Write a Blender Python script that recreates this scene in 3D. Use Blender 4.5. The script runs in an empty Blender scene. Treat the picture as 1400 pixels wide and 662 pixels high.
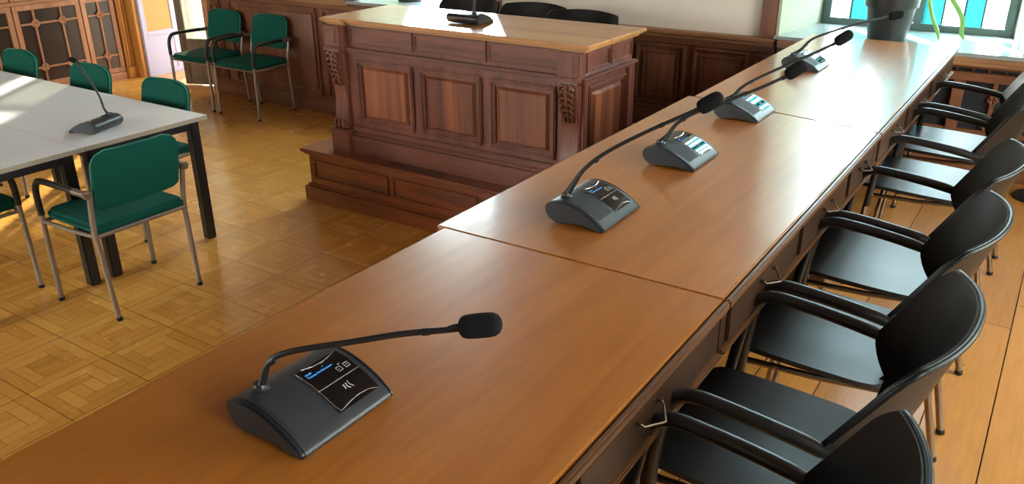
import bpy, bmesh, math, random
from mathutils import Vector, Matrix
random.seed(7)
SC = bpy.context.scene
COL = SC.collection
PI = math.pi

# ------------------------------------------------------------------ materials
def lin(r, g, b):
    f = lambda c: (c / 255 / 12.92) if c / 255 <= 0.04045 else ((c / 255 + 0.055) / 1.055) ** 2.4
    return (f(r), f(g), f(b), 1)

class Mat:
    def __init__(s, name):
        s.m = bpy.data.materials.new(name); s.m.use_nodes = True
        s.nt = s.m.node_tree; s.n = s.nt.nodes; s.l = s.nt.links
        s.b = s.n['Principled BSDF']
    def node(s, t, **k):
        x = s.n.new(t)
        for a, v in k.items(): setattr(x, a, v)
        return x
    def link(s, a, b): s.l.new(a, b)

def plain(name, col, rough=0.5, metal=0.0, spec=0.5, noise=0.0, scale=60, coat=0.0, bump=0.0, bscale=400):
    k = Mat(name); k.b.inputs['Base Color'].default_value = col
    k.b.inputs['Roughness'].default_value = rough; k.b.inputs['Metallic'].default_value = metal
    k.b.inputs['Specular IOR Level'].default_value = spec; k.b.inputs['Coat Weight'].default_value = coat
    tc = k.node('ShaderNodeTexCoord')
    if noise:
        n = k.node('ShaderNodeTexNoise'); n.inputs['Scale'].default_value = scale; n.inputs['Detail'].default_value = 5
        k.link(tc.outputs['Object'], n.inputs['Vector'])
        mx = k.node('ShaderNodeMix', data_type='RGBA')
        mx.inputs[6].default_value = tuple(c * (1 - noise) for c in col[:3]) + (1,)
        mx.inputs[7].default_value = tuple(min(1, c * (1 + noise)) for c in col[:3]) + (1,)
        k.link(n.outputs['Fac'], mx.inputs[0]); k.link(mx.outputs[2], k.b.inputs['Base Color'])
    if bump:
        n2 = k.node('ShaderNodeTexNoise'); n2.inputs['Scale'].default_value = bscale
        k.link(tc.outputs['Object'], n2.inputs['Vector'])
        bp = k.node('ShaderNodeBump'); bp.inputs['Strength'].default_value = bump; bp.inputs['Distance'].default_value = 0.002
        k.link(n2.outputs['Fac'], bp.inputs['Height']); k.link(bp.outputs['Normal'], k.b.inputs['Normal'])
    return k.m

def wood(name, c1, c2, axis='X', scale=9, stretch=14, rough=0.4, spec=0.5, bump=0.05, fine=1.0, blotch=None, coat=0.0):
    k = Mat(name)
    tc = k.node('ShaderNodeTexCoord'); mp = k.node('ShaderNodeMapping')
    s = [scale, scale, scale]; s['XYZ'.index(axis)] = scale / stretch
    mp.inputs['Scale'].default_value = s
    k.link(tc.outputs['Object'], mp.inputs['Vector'])
    n = k.node('ShaderNodeTexNoise'); n.inputs['Scale'].default_value = 1.0; n.inputs['Detail'].default_value = 8
    n.inputs['Roughness'].default_value = 0.62; n.inputs['Distortion'].default_value = 0.9
    k.link(mp.outputs['Vector'], n.inputs['Vector'])
    n2 = k.node('ShaderNodeTexNoise'); n2.inputs['Scale'].default_value = 9.0; n2.inputs['Detail'].default_value = 4
    k.link(mp.outputs['Vector'], n2.inputs['Vector'])
    ad = k.node('ShaderNodeMath', operation='MULTIPLY_ADD'); ad.inputs[1].default_value = 0.35 * fine
    k.link(n2.outputs['Fac'], ad.inputs[0]); k.link(n.outputs['Fac'], ad.inputs[2])
    rp = k.node('ShaderNodeValToRGB')
    rp.color_ramp.elements[0].position = 0.36 + 0.17 * fine; rp.color_ramp.elements[0].color = c1
    rp.color_ramp.elements[1].position = 0.66 + 0.17 * fine; rp.color_ramp.elements[1].color = c2
    k.link(ad.outputs[0], rp.inputs['Fac'])
    out = rp.outputs['Color']
    if blotch:
        nb = k.node('ShaderNodeTexNoise'); nb.inputs['Scale'].default_value = blotch[0]; nb.inputs['Detail'].default_value = 3
        k.link(tc.outputs['Object'], nb.inputs['Vector'])
        r2 = k.node('ShaderNodeValToRGB'); r2.color_ramp.elements[0].position = 0.35; r2.color_ramp.elements[1].position = 0.7
        k.link(nb.outputs['Fac'], r2.inputs['Fac'])
        mx = k.node('ShaderNodeMix', data_type='RGBA', blend_type='MULTIPLY')
        mx.inputs[7].default_value = blotch[1]
        k.link(r2.outputs['Color'], mx.inputs[0]); k.link(out, mx.inputs[6]); out = mx.outputs[2]
    k.link(out, k.b.inputs['Base Color'])
    k.b.inputs['Roughness'].default_value = rough; k.b.inputs['Specular IOR Level'].default_value = spec
    k.b.inputs['Coat Weight'].default_value = coat; k.b.inputs['Coat Roughness'].default_value = 0.12
    if bump:
        bp = k.node('ShaderNodeBump'); bp.inputs['Strength'].default_value = bump; bp.inputs['Distance'].default_value = 0.003
        k.link(n2.outputs['Fac'], bp.inputs['Height']); k.link(bp.outputs['Normal'], k.b.inputs['Normal'])
    return k.m

def parquet_mat(name, c1, c2, rough, spec):
    k = Mat(name)
    at = k.node('ShaderNodeAttribute', attribute_name='tone')
    sp = k.node('ShaderNodeSeparateColor'); k.link(at.outputs['Color'], sp.inputs['Color'])
    tc = k.node('ShaderNodeTexCoord')
    ns = []
    for sc in ((6, 70, 20), (70, 6, 20)):
        mp = k.node('ShaderNodeMapping'); mp.inputs['Scale'].default_value = sc
        k.link(tc.outputs['Object'], mp.inputs['Vector'])
        n = k.node('ShaderNodeTexNoise'); n.inputs['Scale'].default_value = 1; n.inputs['Detail'].default_value = 6
        n.inputs['Distortion'].default_value = 0.5
        k.link(mp.outputs['Vector'], n.inputs['Vector']); ns.append(n)
    mf = k.node('ShaderNodeMix', data_type='FLOAT')
    k.link(sp.outputs['Blue'], mf.inputs[0]); k.link(ns[0].outputs['Fac'], mf.inputs[2]); k.link(ns[1].outputs['Fac'], mf.inputs[3])
    ma = k.node('ShaderNodeMath', operation='MULTIPLY_ADD'); ma.inputs[1].default_value = 0.42
    k.link(sp.outputs['Red'], ma.inputs[0])
    m2 = k.node('ShaderNodeMath', operation='MULTIPLY'); m2.inputs[1].default_value = 0.55
    k.link(mf.outputs[0], m2.inputs[0]); k.link(m2.outputs[0], ma.inputs[2])
    rp = k.node('ShaderNodeValToRGB')
    rp.color_ramp.elements[0].position = 0.1; rp.color_ramp.elements[0].color = c1
    rp.color_ramp.elements[1].position = 1.05; rp.color_ramp.elements[1].color = c2
    k.link(ma.outputs[0], rp.inputs['Fac']); k.link(rp.outputs['Color'], k.b.inputs['Base Color'])
    nr = k.node('ShaderNodeTexNoise'); nr.inputs['Scale'].default_value = 5
    k.link(tc.outputs['Object'], nr.inputs['Vector'])
    mr = k.node('ShaderNodeMapRange'); mr.inputs[3].default_value = rough - 0.08; mr.inputs[4].default_value = rough + 0.1
    k.link(nr.outputs['Fac'], mr.inputs[0]); k.link(mr.outputs[0], k.b.inputs['Roughness'])
    k.b.inputs['Specular IOR Level'].default_value = spec
    bp = k.node('ShaderNodeBump'); bp.inputs['Strength'].default_value = 0.025; bp.inputs['Distance'].default_value = 0.003
    nb = k.node('ShaderNodeTexNoise'); nb.inputs['Scale'].default_value = 4
    k.link(tc.outputs['Object'], nb.inputs['Vector']); k.link(nb.outputs['Fac'], bp.inputs['Height'])
    k.link(bp.outputs['Normal'], k.b.inputs['Normal'])
    return k.m

def glass_mat(name, col, haze=0.25, gloss=0.08, mottle=0.0):
    k = Mat(name)
    tr = k.node('ShaderNodeBsdfTransparent'); tr.inputs['Color'].default_value = col
    tl = k.node('ShaderNodeBsdfTranslucent'); tl.inputs['Color'].default_value = col
    gl = k.node('ShaderNodeBsdfGlossy'); gl.inputs['Roughness'].default_value = 0.12
    m1 = k.node('ShaderNodeMixShader'); m1.inputs[0].default_value = haze
    m2 = k.node('ShaderNodeMixShader'); m2.inputs[0].default_value = gloss
    k.link(tr.outputs[0], m1.inputs[1]); k.link(tl.outputs[0], m1.inputs[2])
    k.link(m1.outputs[0], m2.inputs[1]); k.link(gl.outputs[0], m2.inputs[2])
    if mottle:
        tc = k.node('ShaderNodeTexCoord'); n = k.node('ShaderNodeTexNoise'); n.inputs['Scale'].default_value = 60
        k.link(tc.outputs['Object'], n.inputs['Vector'])
        mx = k.node('ShaderNodeMix', data_type='RGBA'); mx.inputs[6].default_value = tuple(c * (1 - mottle) for c in col[:3]) + (1,)
        mx.inputs[7].default_value = col
        k.link(n.outputs['Fac'], mx.inputs[0]); k.link(mx.outputs[2], tr.inputs['Color'])
    k.link(m2.outputs[0], k.n['Material Output'].inputs['Surface'])
    return k.m

def emit_mat(name, col, s):
    k = Mat(name); k.b.inputs['Base Color'].default_value = (0.01, 0.01, 0.01, 1)
    k.b.inputs['Emission Color'].default_value = col; k.b.inputs['Emission Strength'].default_value = s
    return k.m

M = {}
M['desk'] = wood('desk_wood', (0.335, 0.112, 0.014, 1), (0.425, 0.155, 0.026, 1), 'Y', 16, 14, 0.32, 0.6, 0.015, 1.0, (2.6, (0.90, 0.82, 0.68, 1)), 0.75)
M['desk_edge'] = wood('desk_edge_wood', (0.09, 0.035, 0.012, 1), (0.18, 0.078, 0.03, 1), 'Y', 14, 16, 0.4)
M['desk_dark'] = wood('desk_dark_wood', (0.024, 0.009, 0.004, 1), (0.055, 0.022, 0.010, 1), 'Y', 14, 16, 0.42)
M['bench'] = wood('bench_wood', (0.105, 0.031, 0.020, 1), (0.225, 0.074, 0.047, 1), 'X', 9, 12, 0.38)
M['bench_v'] = wood('bench_wood_upright', (0.105, 0.031, 0.020, 1), (0.225, 0.074, 0.047, 1), 'Z', 9, 12, 0.38)
M['bench_panel'] = wood('bench_panel_veneer', (0.105, 0.030, 0.017, 1), (0.36, 0.115, 0.048, 1), 'Z', 7.5, 40, 0.36, fine=0.3)
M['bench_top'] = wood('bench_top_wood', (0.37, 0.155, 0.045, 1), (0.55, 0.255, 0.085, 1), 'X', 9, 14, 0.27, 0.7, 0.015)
M['carved'] = wood('carved_wood', (0.09, 0.03, 0.014, 1), (0.20, 0.072, 0.032, 1), 'Z', 20, 4, 0.4)
M['step'] = wood('step_wood', (0.12, 0.030, 0.009, 1), (0.26, 0.070, 0.018, 1), 'X', 9, 14, 0.32)
M['step_dark'] = wood('step_hatch_wood', (0.05, 0.017, 0.008, 1), (0.10, 0.035, 0.016, 1), 'X', 14, 10, 0.4)
M['wains'] = wood('wainscot_wood', (0.13, 0.046, 0.024, 1), (0.26, 0.102, 0.054, 1), 'Z', 8, 10, 0.42, blotch=(2.5, (0.55, 0.5, 0.48, 1)))
M['wains_h'] = wood('wainscot_rail_wood', (0.12, 0.044, 0.02, 1), (0.24, 0.095, 0.045, 1), 'X', 8, 14, 0.40)
M['ledge'] = wood('ledge_wood', (0.26, 0.12, 0.055, 1), (0.42, 0.22, 0.11, 1), 'X', 10, 14, 0.40)
M['shelf'] = wood('bookcase_wood', (0.33, 0.14, 0.070, 1), (0.52, 0.26, 0.142, 1), 'Z', 9, 14, 0.42)
M['shelf_h'] = wood('bookcase_rail_wood', (0.33, 0.14, 0.070, 1), (0.52, 0.26, 0.142, 1), 'Y', 9, 14, 0.42)
M['pilaster'] = wood('pilaster_wood', (0.38, 0.155, 0.028, 1), (0.56, 0.26, 0.058, 1), 'Z', 9, 14, 0.42)
M['shelfglass'] = plain('bookcase_dark_glass', lin(62, 50, 46), 0.25, noise=0.25, scale=3)
M['plaster'] = plain('wall_plaster', lin(226, 216, 203), 0.9, noise=0.03, scale=8, bump=0.15, bscale=60)
M['reveal'] = plain('window_reveal_plaster', lin(172, 177, 154), 0.85, noise=0.02, scale=10)
M['ceil'] = wood('ceiling_boards', (0.10, 0.045, 0.02, 1), (0.22, 0.11, 0.05, 1), 'X', 6, 14, 0.6)
M['winframe'] = plain('window_frame_paint', lin(88, 104, 104), 0.5, noise=0.12, scale=25)
M['sill'] = plain('sill_stone', lin(150, 158, 158), 0.22, noise=0.12, scale=12)
M['sillgap'] = plain('sill_joint', lin(120, 130, 132), 0.6)
M['daylight_tint'] = glass_mat('daylight_tint_glass', (0.80, 0.77, 0.72, 1), 0.2, 0.0)  # tint added to unseen windows to set how much daylight enters
M['thin'] = glass_mat('side_window_glass', (0.72, 0.69, 0.64, 1), 0.2, 0.0)
M['balcony'] = glass_mat('balcony_dimming_glass', (0.44, 0.44, 0.42, 1), 0.12, 0.04)  # darkened to cut the daylight reaching the white door leaf
M['lead'] = plain('lead_strip', lin(60, 66, 70), 0.5, metal=0.4)
M['cyan'] = glass_mat('cyan_glass', (0.10, 0.33, 0.34, 1), 0.10, 0.04)
M['clear'] = glass_mat('clear_textured_glass', (0.90, 0.96, 0.98, 1), 0.12, 0.05, 0.25)
M['doorglass'] = glass_mat('door_glass', (0.6, 0.6, 0.55, 1), 0.2, 0.06)
M['amber'] = plain('amber_door_panel', lin(212, 146, 80), 0.25, noise=0.06, scale=4)
M['whitepaint'] = plain('white_door_paint', lin(176, 174, 205), 0.4)
M['darkdoor'] = wood('glazed_door_wood', (0.07, 0.042, 0.017, 1), (0.15, 0.095, 0.042, 1), 'Z', 9, 12, 0.5)
M['tablewhite'] = plain('white_table_laminate', lin(222, 222, 222), 0.30, noise=0.03, scale=30)
M['tableedge'] = plain('white_table_edge', lin(172, 160, 146), 0.5)
M['legblack'] = plain('table_leg_black', lin(28, 28, 30), 0.4)
M['green'] = plain('green_fabric', lin(0, 78, 66), 0.85, spec=0.25, noise=0.25, scale=240, bump=0.4, bscale=900)
M['sunlitpipe'] = plain('green_sunlit_piping', lin(40, 120, 100), 0.7)
M['tube'] = plain('grey_chair_tube', lin(150, 138, 126), 0.38, metal=0.55)
M['armblack'] = plain('black_arm_pad', lin(26, 26, 28), 0.38)
M['glide'] = plain('black_glide', lin(15, 15, 15), 0.6)
M['chrome'] = plain('chrome', lin(190, 186, 182), 0.16, metal=1.0)
M['bronze'] = plain('arm_clamp', lin(150, 138, 130), 0.3, metal=0.8)
M['blackplastic'] = plain('black_chair_plastic', lin(14, 16, 18), 0.40, spec=0.75)
M['shellplastic'] = plain('black_back_plastic', lin(14, 16, 18), 0.42, spec=0.28)
M['steelleg'] = plain('chair_leg_steel', lin(150, 140, 128), 0.22, metal=1.0)
M['unit'] = plain('unit_graphite', lin(38, 41, 46), 0.36, noise=0.05, scale=300, bump=0.04, bscale=1200)
M['cheek'] = plain('unit_side_cheek', lin(27, 32, 39), 0.32)
M['grille'] = plain('speaker_cloth', lin(22, 23, 27), 0.7, bump=0.3, bscale=1500)
M['screen'] = plain('glossy_display', (0.004, 0.004, 0.005, 1), 0.06, spec=0.6)
M['silver'] = plain('silver_line', lin(215, 215, 215), 0.25, metal=0.9)
M['icon'] = plain('panel_icon_print', lin(170, 170, 172), 0.5)
M['blue'] = emit_mat('display_letters', (0.05, 0.42, 1.0, 1), 1.6)
M['neck'] = plain('gooseneck_black', lin(20, 20, 22), 0.45)
M['foam'] = plain('foam_windscreen', lin(16, 17, 19), 0.95, spec=0.2, bump=0.5, bscale=700)
M['metalpull'] = plain('drawer_pull_wire', lin(110, 96, 80), 0.45, metal=0.9)
M['pot'] = plain('dark_plastic_pot', lin(36, 40, 42), 0.38, noise=0.06, scale=12)
M['soil'] = plain('potting_soil', lin(50, 38, 28), 0.95, noise=0.4, scale=90)
M['leaf'] = plain('strap_leaf', lin(84, 130, 48), 0.4, noise=0.25, scale=25)
M['radback'] = plain('radiator_dark_grille', lin(38, 42, 50), 0.5, metal=0.3)  # dark grille colour behind the cabinet lattice
M['seam'] = plain('floor_joint', lin(62, 36, 14), 0.8)
M['parquet'] = parquet_mat('parquet_oak', (0.55, 0.23, 0.036, 1), (0.85, 0.43, 0.10, 1), 0.24, 0.5)
M['plank'] = parquet_mat('plank_pine', (0.25, 0.098, 0.020, 1), (0.56, 0.255, 0.062, 1), 0.30, 0.5)

# ------------------------------------------------------------------ mesh builder
class MB:
    def __init__(s, M4=None):
        s.bm = bmesh.new(); s.M = M4 or Matrix.Identity(4)
    def _merge(s, t):
        t.transform(s.M)
        me = bpy.data.meshes.new('tmp'); t.to_mesh(me); t.free(); s.bm.from_mesh(me); bpy.data.meshes.remove(me)
        return s
    def box(s, x0, x1, y0, y1, z0, z1, bev=0.0, seg=2):
        t = bmesh.new(); bmesh.ops.create_cube(t, size=1)
        for v in t.verts:
            v.co = Vector((x0 + (v.co.x + .5) * (x1 - x0), y0 + (v.co.y + .5) * (y1 - y0), z0 + (v.co.z + .5) * (z1 - z0)))
        if bev:
            bmesh.ops.bevel(t, geom=list(t.edges), offset=bev, segments=seg, affect='EDGES', clamp_overlap=True)
        return s._merge(t)
    def prism(s, pts, plane, a, b, bev=0.0, seg=2):
        t = bmesh.new()
        def mk(p, h):
            if plane == 'XY': return Vector((p[0], p[1], h))
            if plane == 'XZ': return Vector((p[0], h, p[1]))
            return Vector((h, p[0], p[1]))
        A = [t.verts.new(mk(p, a)) for p in pts]; Bv = [t.verts.new(mk(p, b)) for p in pts]
        t.faces.new(A); t.faces.new(Bv[::-1])
        n = len(pts)
        for i in range(n): t.faces.new((A[i], Bv[i], Bv[(i + 1) % n], A[(i + 1) % n]))
        bmesh.ops.recalc_face_normals(t, faces=t.faces)
        if bev:
            es = [e for e in t.edges if len(e.link_faces) == 2 and e.calc_face_angle(0) > 0.6]
            bmesh.ops.bevel(t, geom=es, offset=bev, segments=seg, affect='EDGES', clamp_overlap=True)
        return s._merge(t)
    def tube(s, pts, r, seg=10, sub=0, flat=1.0):
        pts = [Vector(p) for p in pts]
        rs = list(r) if isinstance(r, (list, tuple)) else [r] * len(pts)
        if sub:
            P, R = [], []
            for i in range(len(pts) - 1):
                p0 = pts[max(0, i - 1)]; p1 = pts[i]; p2 = pts[i + 1]; p3 = pts[min(len(pts) - 1, i + 2)]
                for k in range(sub):
                    u = k / sub
                    P.append(0.5 * ((2 * p1) + (p2 - p0) * u + (2 * p0 - 5 * p1 + 4 * p2 - p3) * u * u + (3 * p1 - p0 - 3 * p2 + p3) * u ** 3))
                    R.append(rs[i] * (1 - u) + rs[i + 1] * u)
            P.append(pts[-1]); R.append(rs[-1]); pts, rs = P, R
        t = bmesh.new(); rings = []
        up = Vector((0, 0, 1)); d0 = (pts[1] - pts[0]).normalized()
        if abs(d0.dot(up)) > 0.95: up = Vector((0, 1, 0))
        nrm = (up - d0 * up.dot(d0)).normalized()
        for i, p in enumerate(pts):
            d = (pts[min(i + 1, len(pts) - 1)] - pts[max(i - 1, 0)])
            if d.length < 1e-9: d = d0.copy()
            d.normalize()
            nrm = (nrm - d * nrm.dot(d)).normalized(); bi = d.cross(nrm)
            rings.append([t.verts.new(p + (nrm * math.cos(2 * PI * k / seg) * flat + bi * math.sin(2 * PI * k / seg)) * rs[i]) for k in range(seg)])
        for a, b in zip(rings, rings[1:]):
            for k in range(seg): t.faces.new((a[k], a[(k + 1) % seg], b[(k + 1) % seg], b[k]))
        t.faces.new(rings[0][::-1]); t.faces.new(rings[-1])
        bmesh.ops.recalc_face_normals(t, faces=t.faces)
        return s._merge(t)
    def lathe(s, prof, c=(0, 0, 0), seg=24):
        t = bmesh.new(); rings = []
        for r, z in prof:
            rings.append([t.verts.new((c[0] + r * math.cos(2 * PI * k / seg), c[1] + r * math.sin(2 * PI * k / seg), c[2] + z)) for k in range(seg)])
        for a, b in zip(rings, rings[1:]):
            for k in range(seg): t.faces.new((a[k], a[(k + 1) % seg], b[(k + 1) % seg], b[k]))
        t.faces.new(rings[0][::-1]); t.faces.new(rings[-1])
        bmesh.ops.recalc_face_normals(t, faces=t.faces)
        return s._merge(t)
    def surf(s, f, nu, nv, thick=0.0, closed_u=False):
        t = bmesh.new()
        V = [[t.verts.new(f(i / nu, j / nv)) for j in range(nv + 1)] for i in range(nu + 1)]
        for i in range(nu):
            for j in range(nv): t.faces.new((V[i][j], V[i + 1][j], V[i + 1][j + 1], V[i][j + 1]))
        bmesh.ops.recalc_face_normals(t, faces=t.faces)
        if thick:
            bmesh.ops.solidify(t, geom=list(t.faces), thickness=thick)
            bmesh.ops.recalc_face_normals(t, faces=t.faces)
        return s._merge(t)
    def frustum(s, u0, u1, v0, v1, d0, d1, inset, bev=0.0):
        # raised field: base rectangle at depth d0, front rectangle inset at depth d1, in local (u, -out, v)
        t = bmesh.new()
        a = [(u0, v0), (u1, v0), (u1, v1), (u0, v1)]
        b = [(u0 + inset, v0 + inset), (u1 - inset, v0 + inset), (u1 - inset, v1 - inset), (u0 + inset, v1 - inset)]
        A = [t.verts.new((p[0], -d0, p[1])) for p in a]; Bv = [t.verts.new((p[0], -d1, p[1])) for p in b]
        t.faces.new(Bv); t.faces.new(A[::-1])
        for i in range(4): t.faces.new((A[i], A[(i + 1) % 4], Bv[(i + 1) % 4], Bv[i]))
        bmesh.ops.recalc_face_normals(t, faces=t.faces)
        return s._merge(t)
    def frame(s, u0, u1, v0, v1, w, d0, d1, bev=0.004):
        s.box(u0, u1, -d1, -d0, v0, v0 + w, bev); s.box(u0, u1, -d1, -d0, v1 - w, v1, bev)
        s.box(u0, u0 + w, -d1, -d0, v0 + w, v1 - w, bev); s.box(u1 - w, u1, -d1, -d0, v0 + w, v1 - w, bev)
        return s
    def build(s, name, mat, parent=None, world=False, angle=35, smooth=True):
        """world=True: coordinates are world coordinates; shift into the parent's frame"""
        if world and parent is not None:
            s.bm.transform(world_of(parent).inverted())
        me = bpy.data.meshes.new(name); s.bm.to_mesh(me); s.bm.free()
        me.materials.append(M[mat] if isinstance(mat, str) else mat)
        if smooth:
            for p in me.polygons: p.use_smooth = True
            me.set_sharp_from_angle(angle=math.radians(angle))
        o = bpy.data.objects.new(name, me); COL.objects.link(o)
        if parent is not None: o.parent = parent
        return o

def world_of(o):
    m = Matrix.LocRotScale(o.location, o.rotation_euler, o.scale)
    return world_of(o.parent) @ m if o.parent else m

def tag(o, label, cat, group=None):
    o['label'] = label; o['category'] = cat
    if group: o['group'] = group
    return o
def thing(name, label, cat, loc=(0, 0, 0), rz=0.0, group=None):
    o = bpy.data.objects.new(name, None); o.empty_display_size = 0.1; COL.objects.link(o)
    o.location = loc; o.rotation_euler = (0, 0, rz)
    return tag(o, label, cat, group)
def struct(o):
    o['kind'] = 'structure'; return o
def copy_tree(o, parent=None):
    c = o.copy(); COL.objects.link(c)
    if parent: c.parent = parent
    for ch in list(o.children): copy_tree(ch, c)
    return c
def dup(root, loc, rz, label):
    r = copy_tree(root); r.location = loc; r.rotation_euler = (0, 0, rz); r['label'] = label
    return r
def facing(ang, x, y, z=0):   # local (u, -out, v) -> world, rotated about z
    return Matrix.Translation((x, y, z)) @ Matrix.Rotation(ang, 4, 'Z')

YB = 5.216      # face of the wainscot on the window wall
XL = -8.43      # face of the bookcase wall
DZ = 0.36       # height of the platform
TZ = 1.10       # top of the long desk

# ------------------------------------------------------------------ setting
def tone_mesh(name, rects, z, mat, extra=None):
    me = bpy.data.meshes.new(name); vs, fs, cols = [], [], []
    for (x0, x1, y0, y1, o) in rects:
        n = len(vs); vs += [(x0, y0, z), (x1, y0, z), (x1, y1, z), (x0, y1, z)]; fs.append((n, n + 1, n + 2, n + 3))
        cols.append((random.random(), random.random(), float(o), 1))
    if extra: 
        for q in extra:
            n = len(vs); vs += q; fs.append((n, n + 1, n + 2, n + 3)); cols.append((0, 0, 0, 1))
    me.from_pydata(vs, [], fs)
    at = me.color_attributes.new('tone', 'FLOAT_COLOR', 'CORNER')
    k = 0
    for p, c in zip(me.polygons, cols):
        for _ in p.loop_indices: at.data[k].color = c; k += 1
    me.materials.append(M[mat]); me.materials.append(M['seam'])
    if extra:
        for p in list(me.polygons)[-len(extra):]: p.material_index = 1
    o = bpy.data.objects.new(name, me); COL.objects.link(o)
    return struct(o)

def tile_rects(x, y, L, g=0.0016, big=0.003):
    R = []; w = L / 6
    flip = random.random() < 0.5
    def ring(o, S):
        if S <= 2.1 * w:
            if random.random() < 0.5: return [(o, o, o + S, o + S / 2, 0), (o, o + S / 2, o + S, o + S, 0)]
            return [(o, o, o + S / 2, o + S, 1), (o + S / 2, o, o + S, o + S, 1)]
        e = o + S
        return [(o, o, e - w, o + w, 0), (e - w, o, e, e - w, 1), (o + w, e - w, e, e, 0), (o, o + w, o + w, e, 1)] + ring(o + w, S - 2 * w)
    for (a, b, c, d, o) in ring(0, L):
        if flip: a, c = L - c, L - a
        ga = big if a < 1e-6 else g; gb = big if b < 1e-6 else g; gc = big if c > L - 1e-6 else g; gd = big if d > L - 1e-6 else g
        R.append((x + a + ga / 2, x + c - gc / 2, y + b + gb / 2, y + d - gd / 2, o))
    return R
rects = []
TL = 0.3345
ix0 = -int((8.9 - 2.942) / TL) - 1
for i in range(ix0, 6):
    for j in range(-15, 13):
        rects += tile_rects(-2.942 + i * TL, 2.2855 + (j - 1) * TL, TL)
tone_mesh('floor', rects, 0.0, 'parquet', [[(-9.2, -3.2, -0.004), (-0.6, -3.2, -0.004), (-0.6, 6.4, -0.004), (-9.2, 6.4, -0.004)]])
# plank floor of the platform, boards running towards the windows
rects = []
xs = [-1.30, -1.08, -0.86, -0.66, -0.46, -0.27, -0.135, 0.047, 0.33, 0.56, 0.80, 1.04, 1.3, 1.6]
for a, b in zip(xs, xs[1:]):
    y = -3.2 - random.random()
    while y < 5.3:
        L = 1.2 + random.random() * 1.6
        rects.append((a + 0.002, b - 0.002, max(y, -3.2) + 0.0015, min(y + L, 5.3) - 0.0015, 1)); y += L
        
rects = [r for r in rects if r[3] > r[2]]
pf = tone_mesh('floor_platform', rects, DZ, 'plank', [[(-1.30, -3.2, DZ - .004), (1.6, -3.2, DZ - .004), (1.6, 5.3, DZ - .004), (-1.30, 5.3, DZ - .004)]])
struct(MB().box(-1.31, -1.28, -3.2, 3.54, 0.0, DZ - 0.005).build('trim_platform', 'step'))

# window wall: thick masonry with three openings
mb = MB()
WT, WY0, WY1 = 3.35, 5.25, 5.98
def seg(poly, z0, z1): mb.prism(poly, 'XY', z0, z1)
seg([(-9.1, WY0), (-8.33, WY0), (-8.33, WY1), (-9.1, WY1)], 0, WT)
seg([(-7.06, WY0), (-5.05, WY0), (-4.95, WY1), (-7.06, WY1)], 0, WT)
seg([(-3.70, WY0), (-1.525, WY0), (-1.42, WY1), (-3.80, WY1)], 0, WT)
seg([(-0.19, WY0), (1.7, WY0), (1.7, WY1), (-0.29, WY1)], 0, WT)
seg([(-5.05, WY0), (-3.70, WY0), (-3.80, WY1), (-4.95, WY1)], 0, 0.995)
seg([(-1.525, WY0), (-0.19, WY0), (-0.29, WY1), (-1.42, WY1)], 0, 1.02)
seg([(-5.05, WY0), (-3.70, WY0), (-3.80, WY1), (-4.95, WY1)], 3.2, WT)
seg([(-1.525, WY0), (-0.19, WY0), (-0.29, WY1), (-1.42, WY1)], 3.2, WT)
seg([(-8.33, WY0), (-7.06, WY0), (-7.06, WY1), (-8.33, WY1)], 3.1, WT)
struct(mb.build('wall_back', 'plaster', smooth=False))
struct(MB().box(-9.1, -8.85, -3.2, 5.25, 0, 3.35).build('wall_left', 'plaster', smooth=False))
struct(MB().box(-9.1, 1.8, -3.2, 5.98, 3.35, 3.5).build('ceiling', 'ceil', smooth=False))
mb = MB(); mb.box(-9.1, 1.8, -3.4, -3.2, 0, 1.0); mb.box(-9.1, 1.8, -3.4, -3.2, 2.8, 3.5)
for a, b in ((-9.1, -8.4), (-7.1, -6.5), (-5.2, -4.6), (-3.5, 1.8)): mb.box(a, b, -3.4, -3.2, 1.0, 2.8)
struct(mb.build('wall_front', 'plaster', smooth=False))
mb = MB(); mb.box(1.6, 1.8, -3.2, 5.98, 0, 1.0); mb.box(1.6, 1.8, -3.2, 2.2, 2.8, 3.35); mb.box(1.6, 1.8, 2.2, 5.98, 3.25, 3.35)
for a, b in ((-3.2, 0.0), (1.1, 2.2), (4.2, 5.98)): mb.box(1.6, 1.8, a, b, 1.0, 3.3 if b > 2.6 else 2.8)
struct(mb.build('wall_right', 'plaster', smooth=False))
for n, (a, b) in enumerate(((0.0, 1.1), (2.2, 4.2))): struct(MB().box(1.70, 1.708, a, b, 1.0, (2.8, 3.25)[n]).build('window_%d' % (3 + n), ('daylight_tint', 'thin')[n], smooth=False))
for n, (a, b) in enumerate(((-8.4, -7.1), (-6.5, -5.2), (-4.6, -3.5))): struct(MB().box(a, b, -3.308, -3.30, 1.0, 2.8).build('window_%d' % (5 + n), 'daylight_tint', smooth=False))  # unseen windows added to brighten the parquet and the bookcase side
# painted linings of the niches
for n, (xa, xb) in enumerate(((-5.05, -3.70), (-1.525, -0.19))):
    mb = MB()
    for x, s in ((xa, 1), (xb, -1)):
        mb.prism([(x - 0.002 * s, WY0 - 0.006), (x + 0.010 * s, WY0 - 0.006), (x + 0.105 * s, 5.86), (x + 0.09 * s, 5.86)], 'XY', 1.0, 3.2)
    struct(mb.build('trim_%d' % (n + 1), 'reveal', smooth=False))

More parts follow.
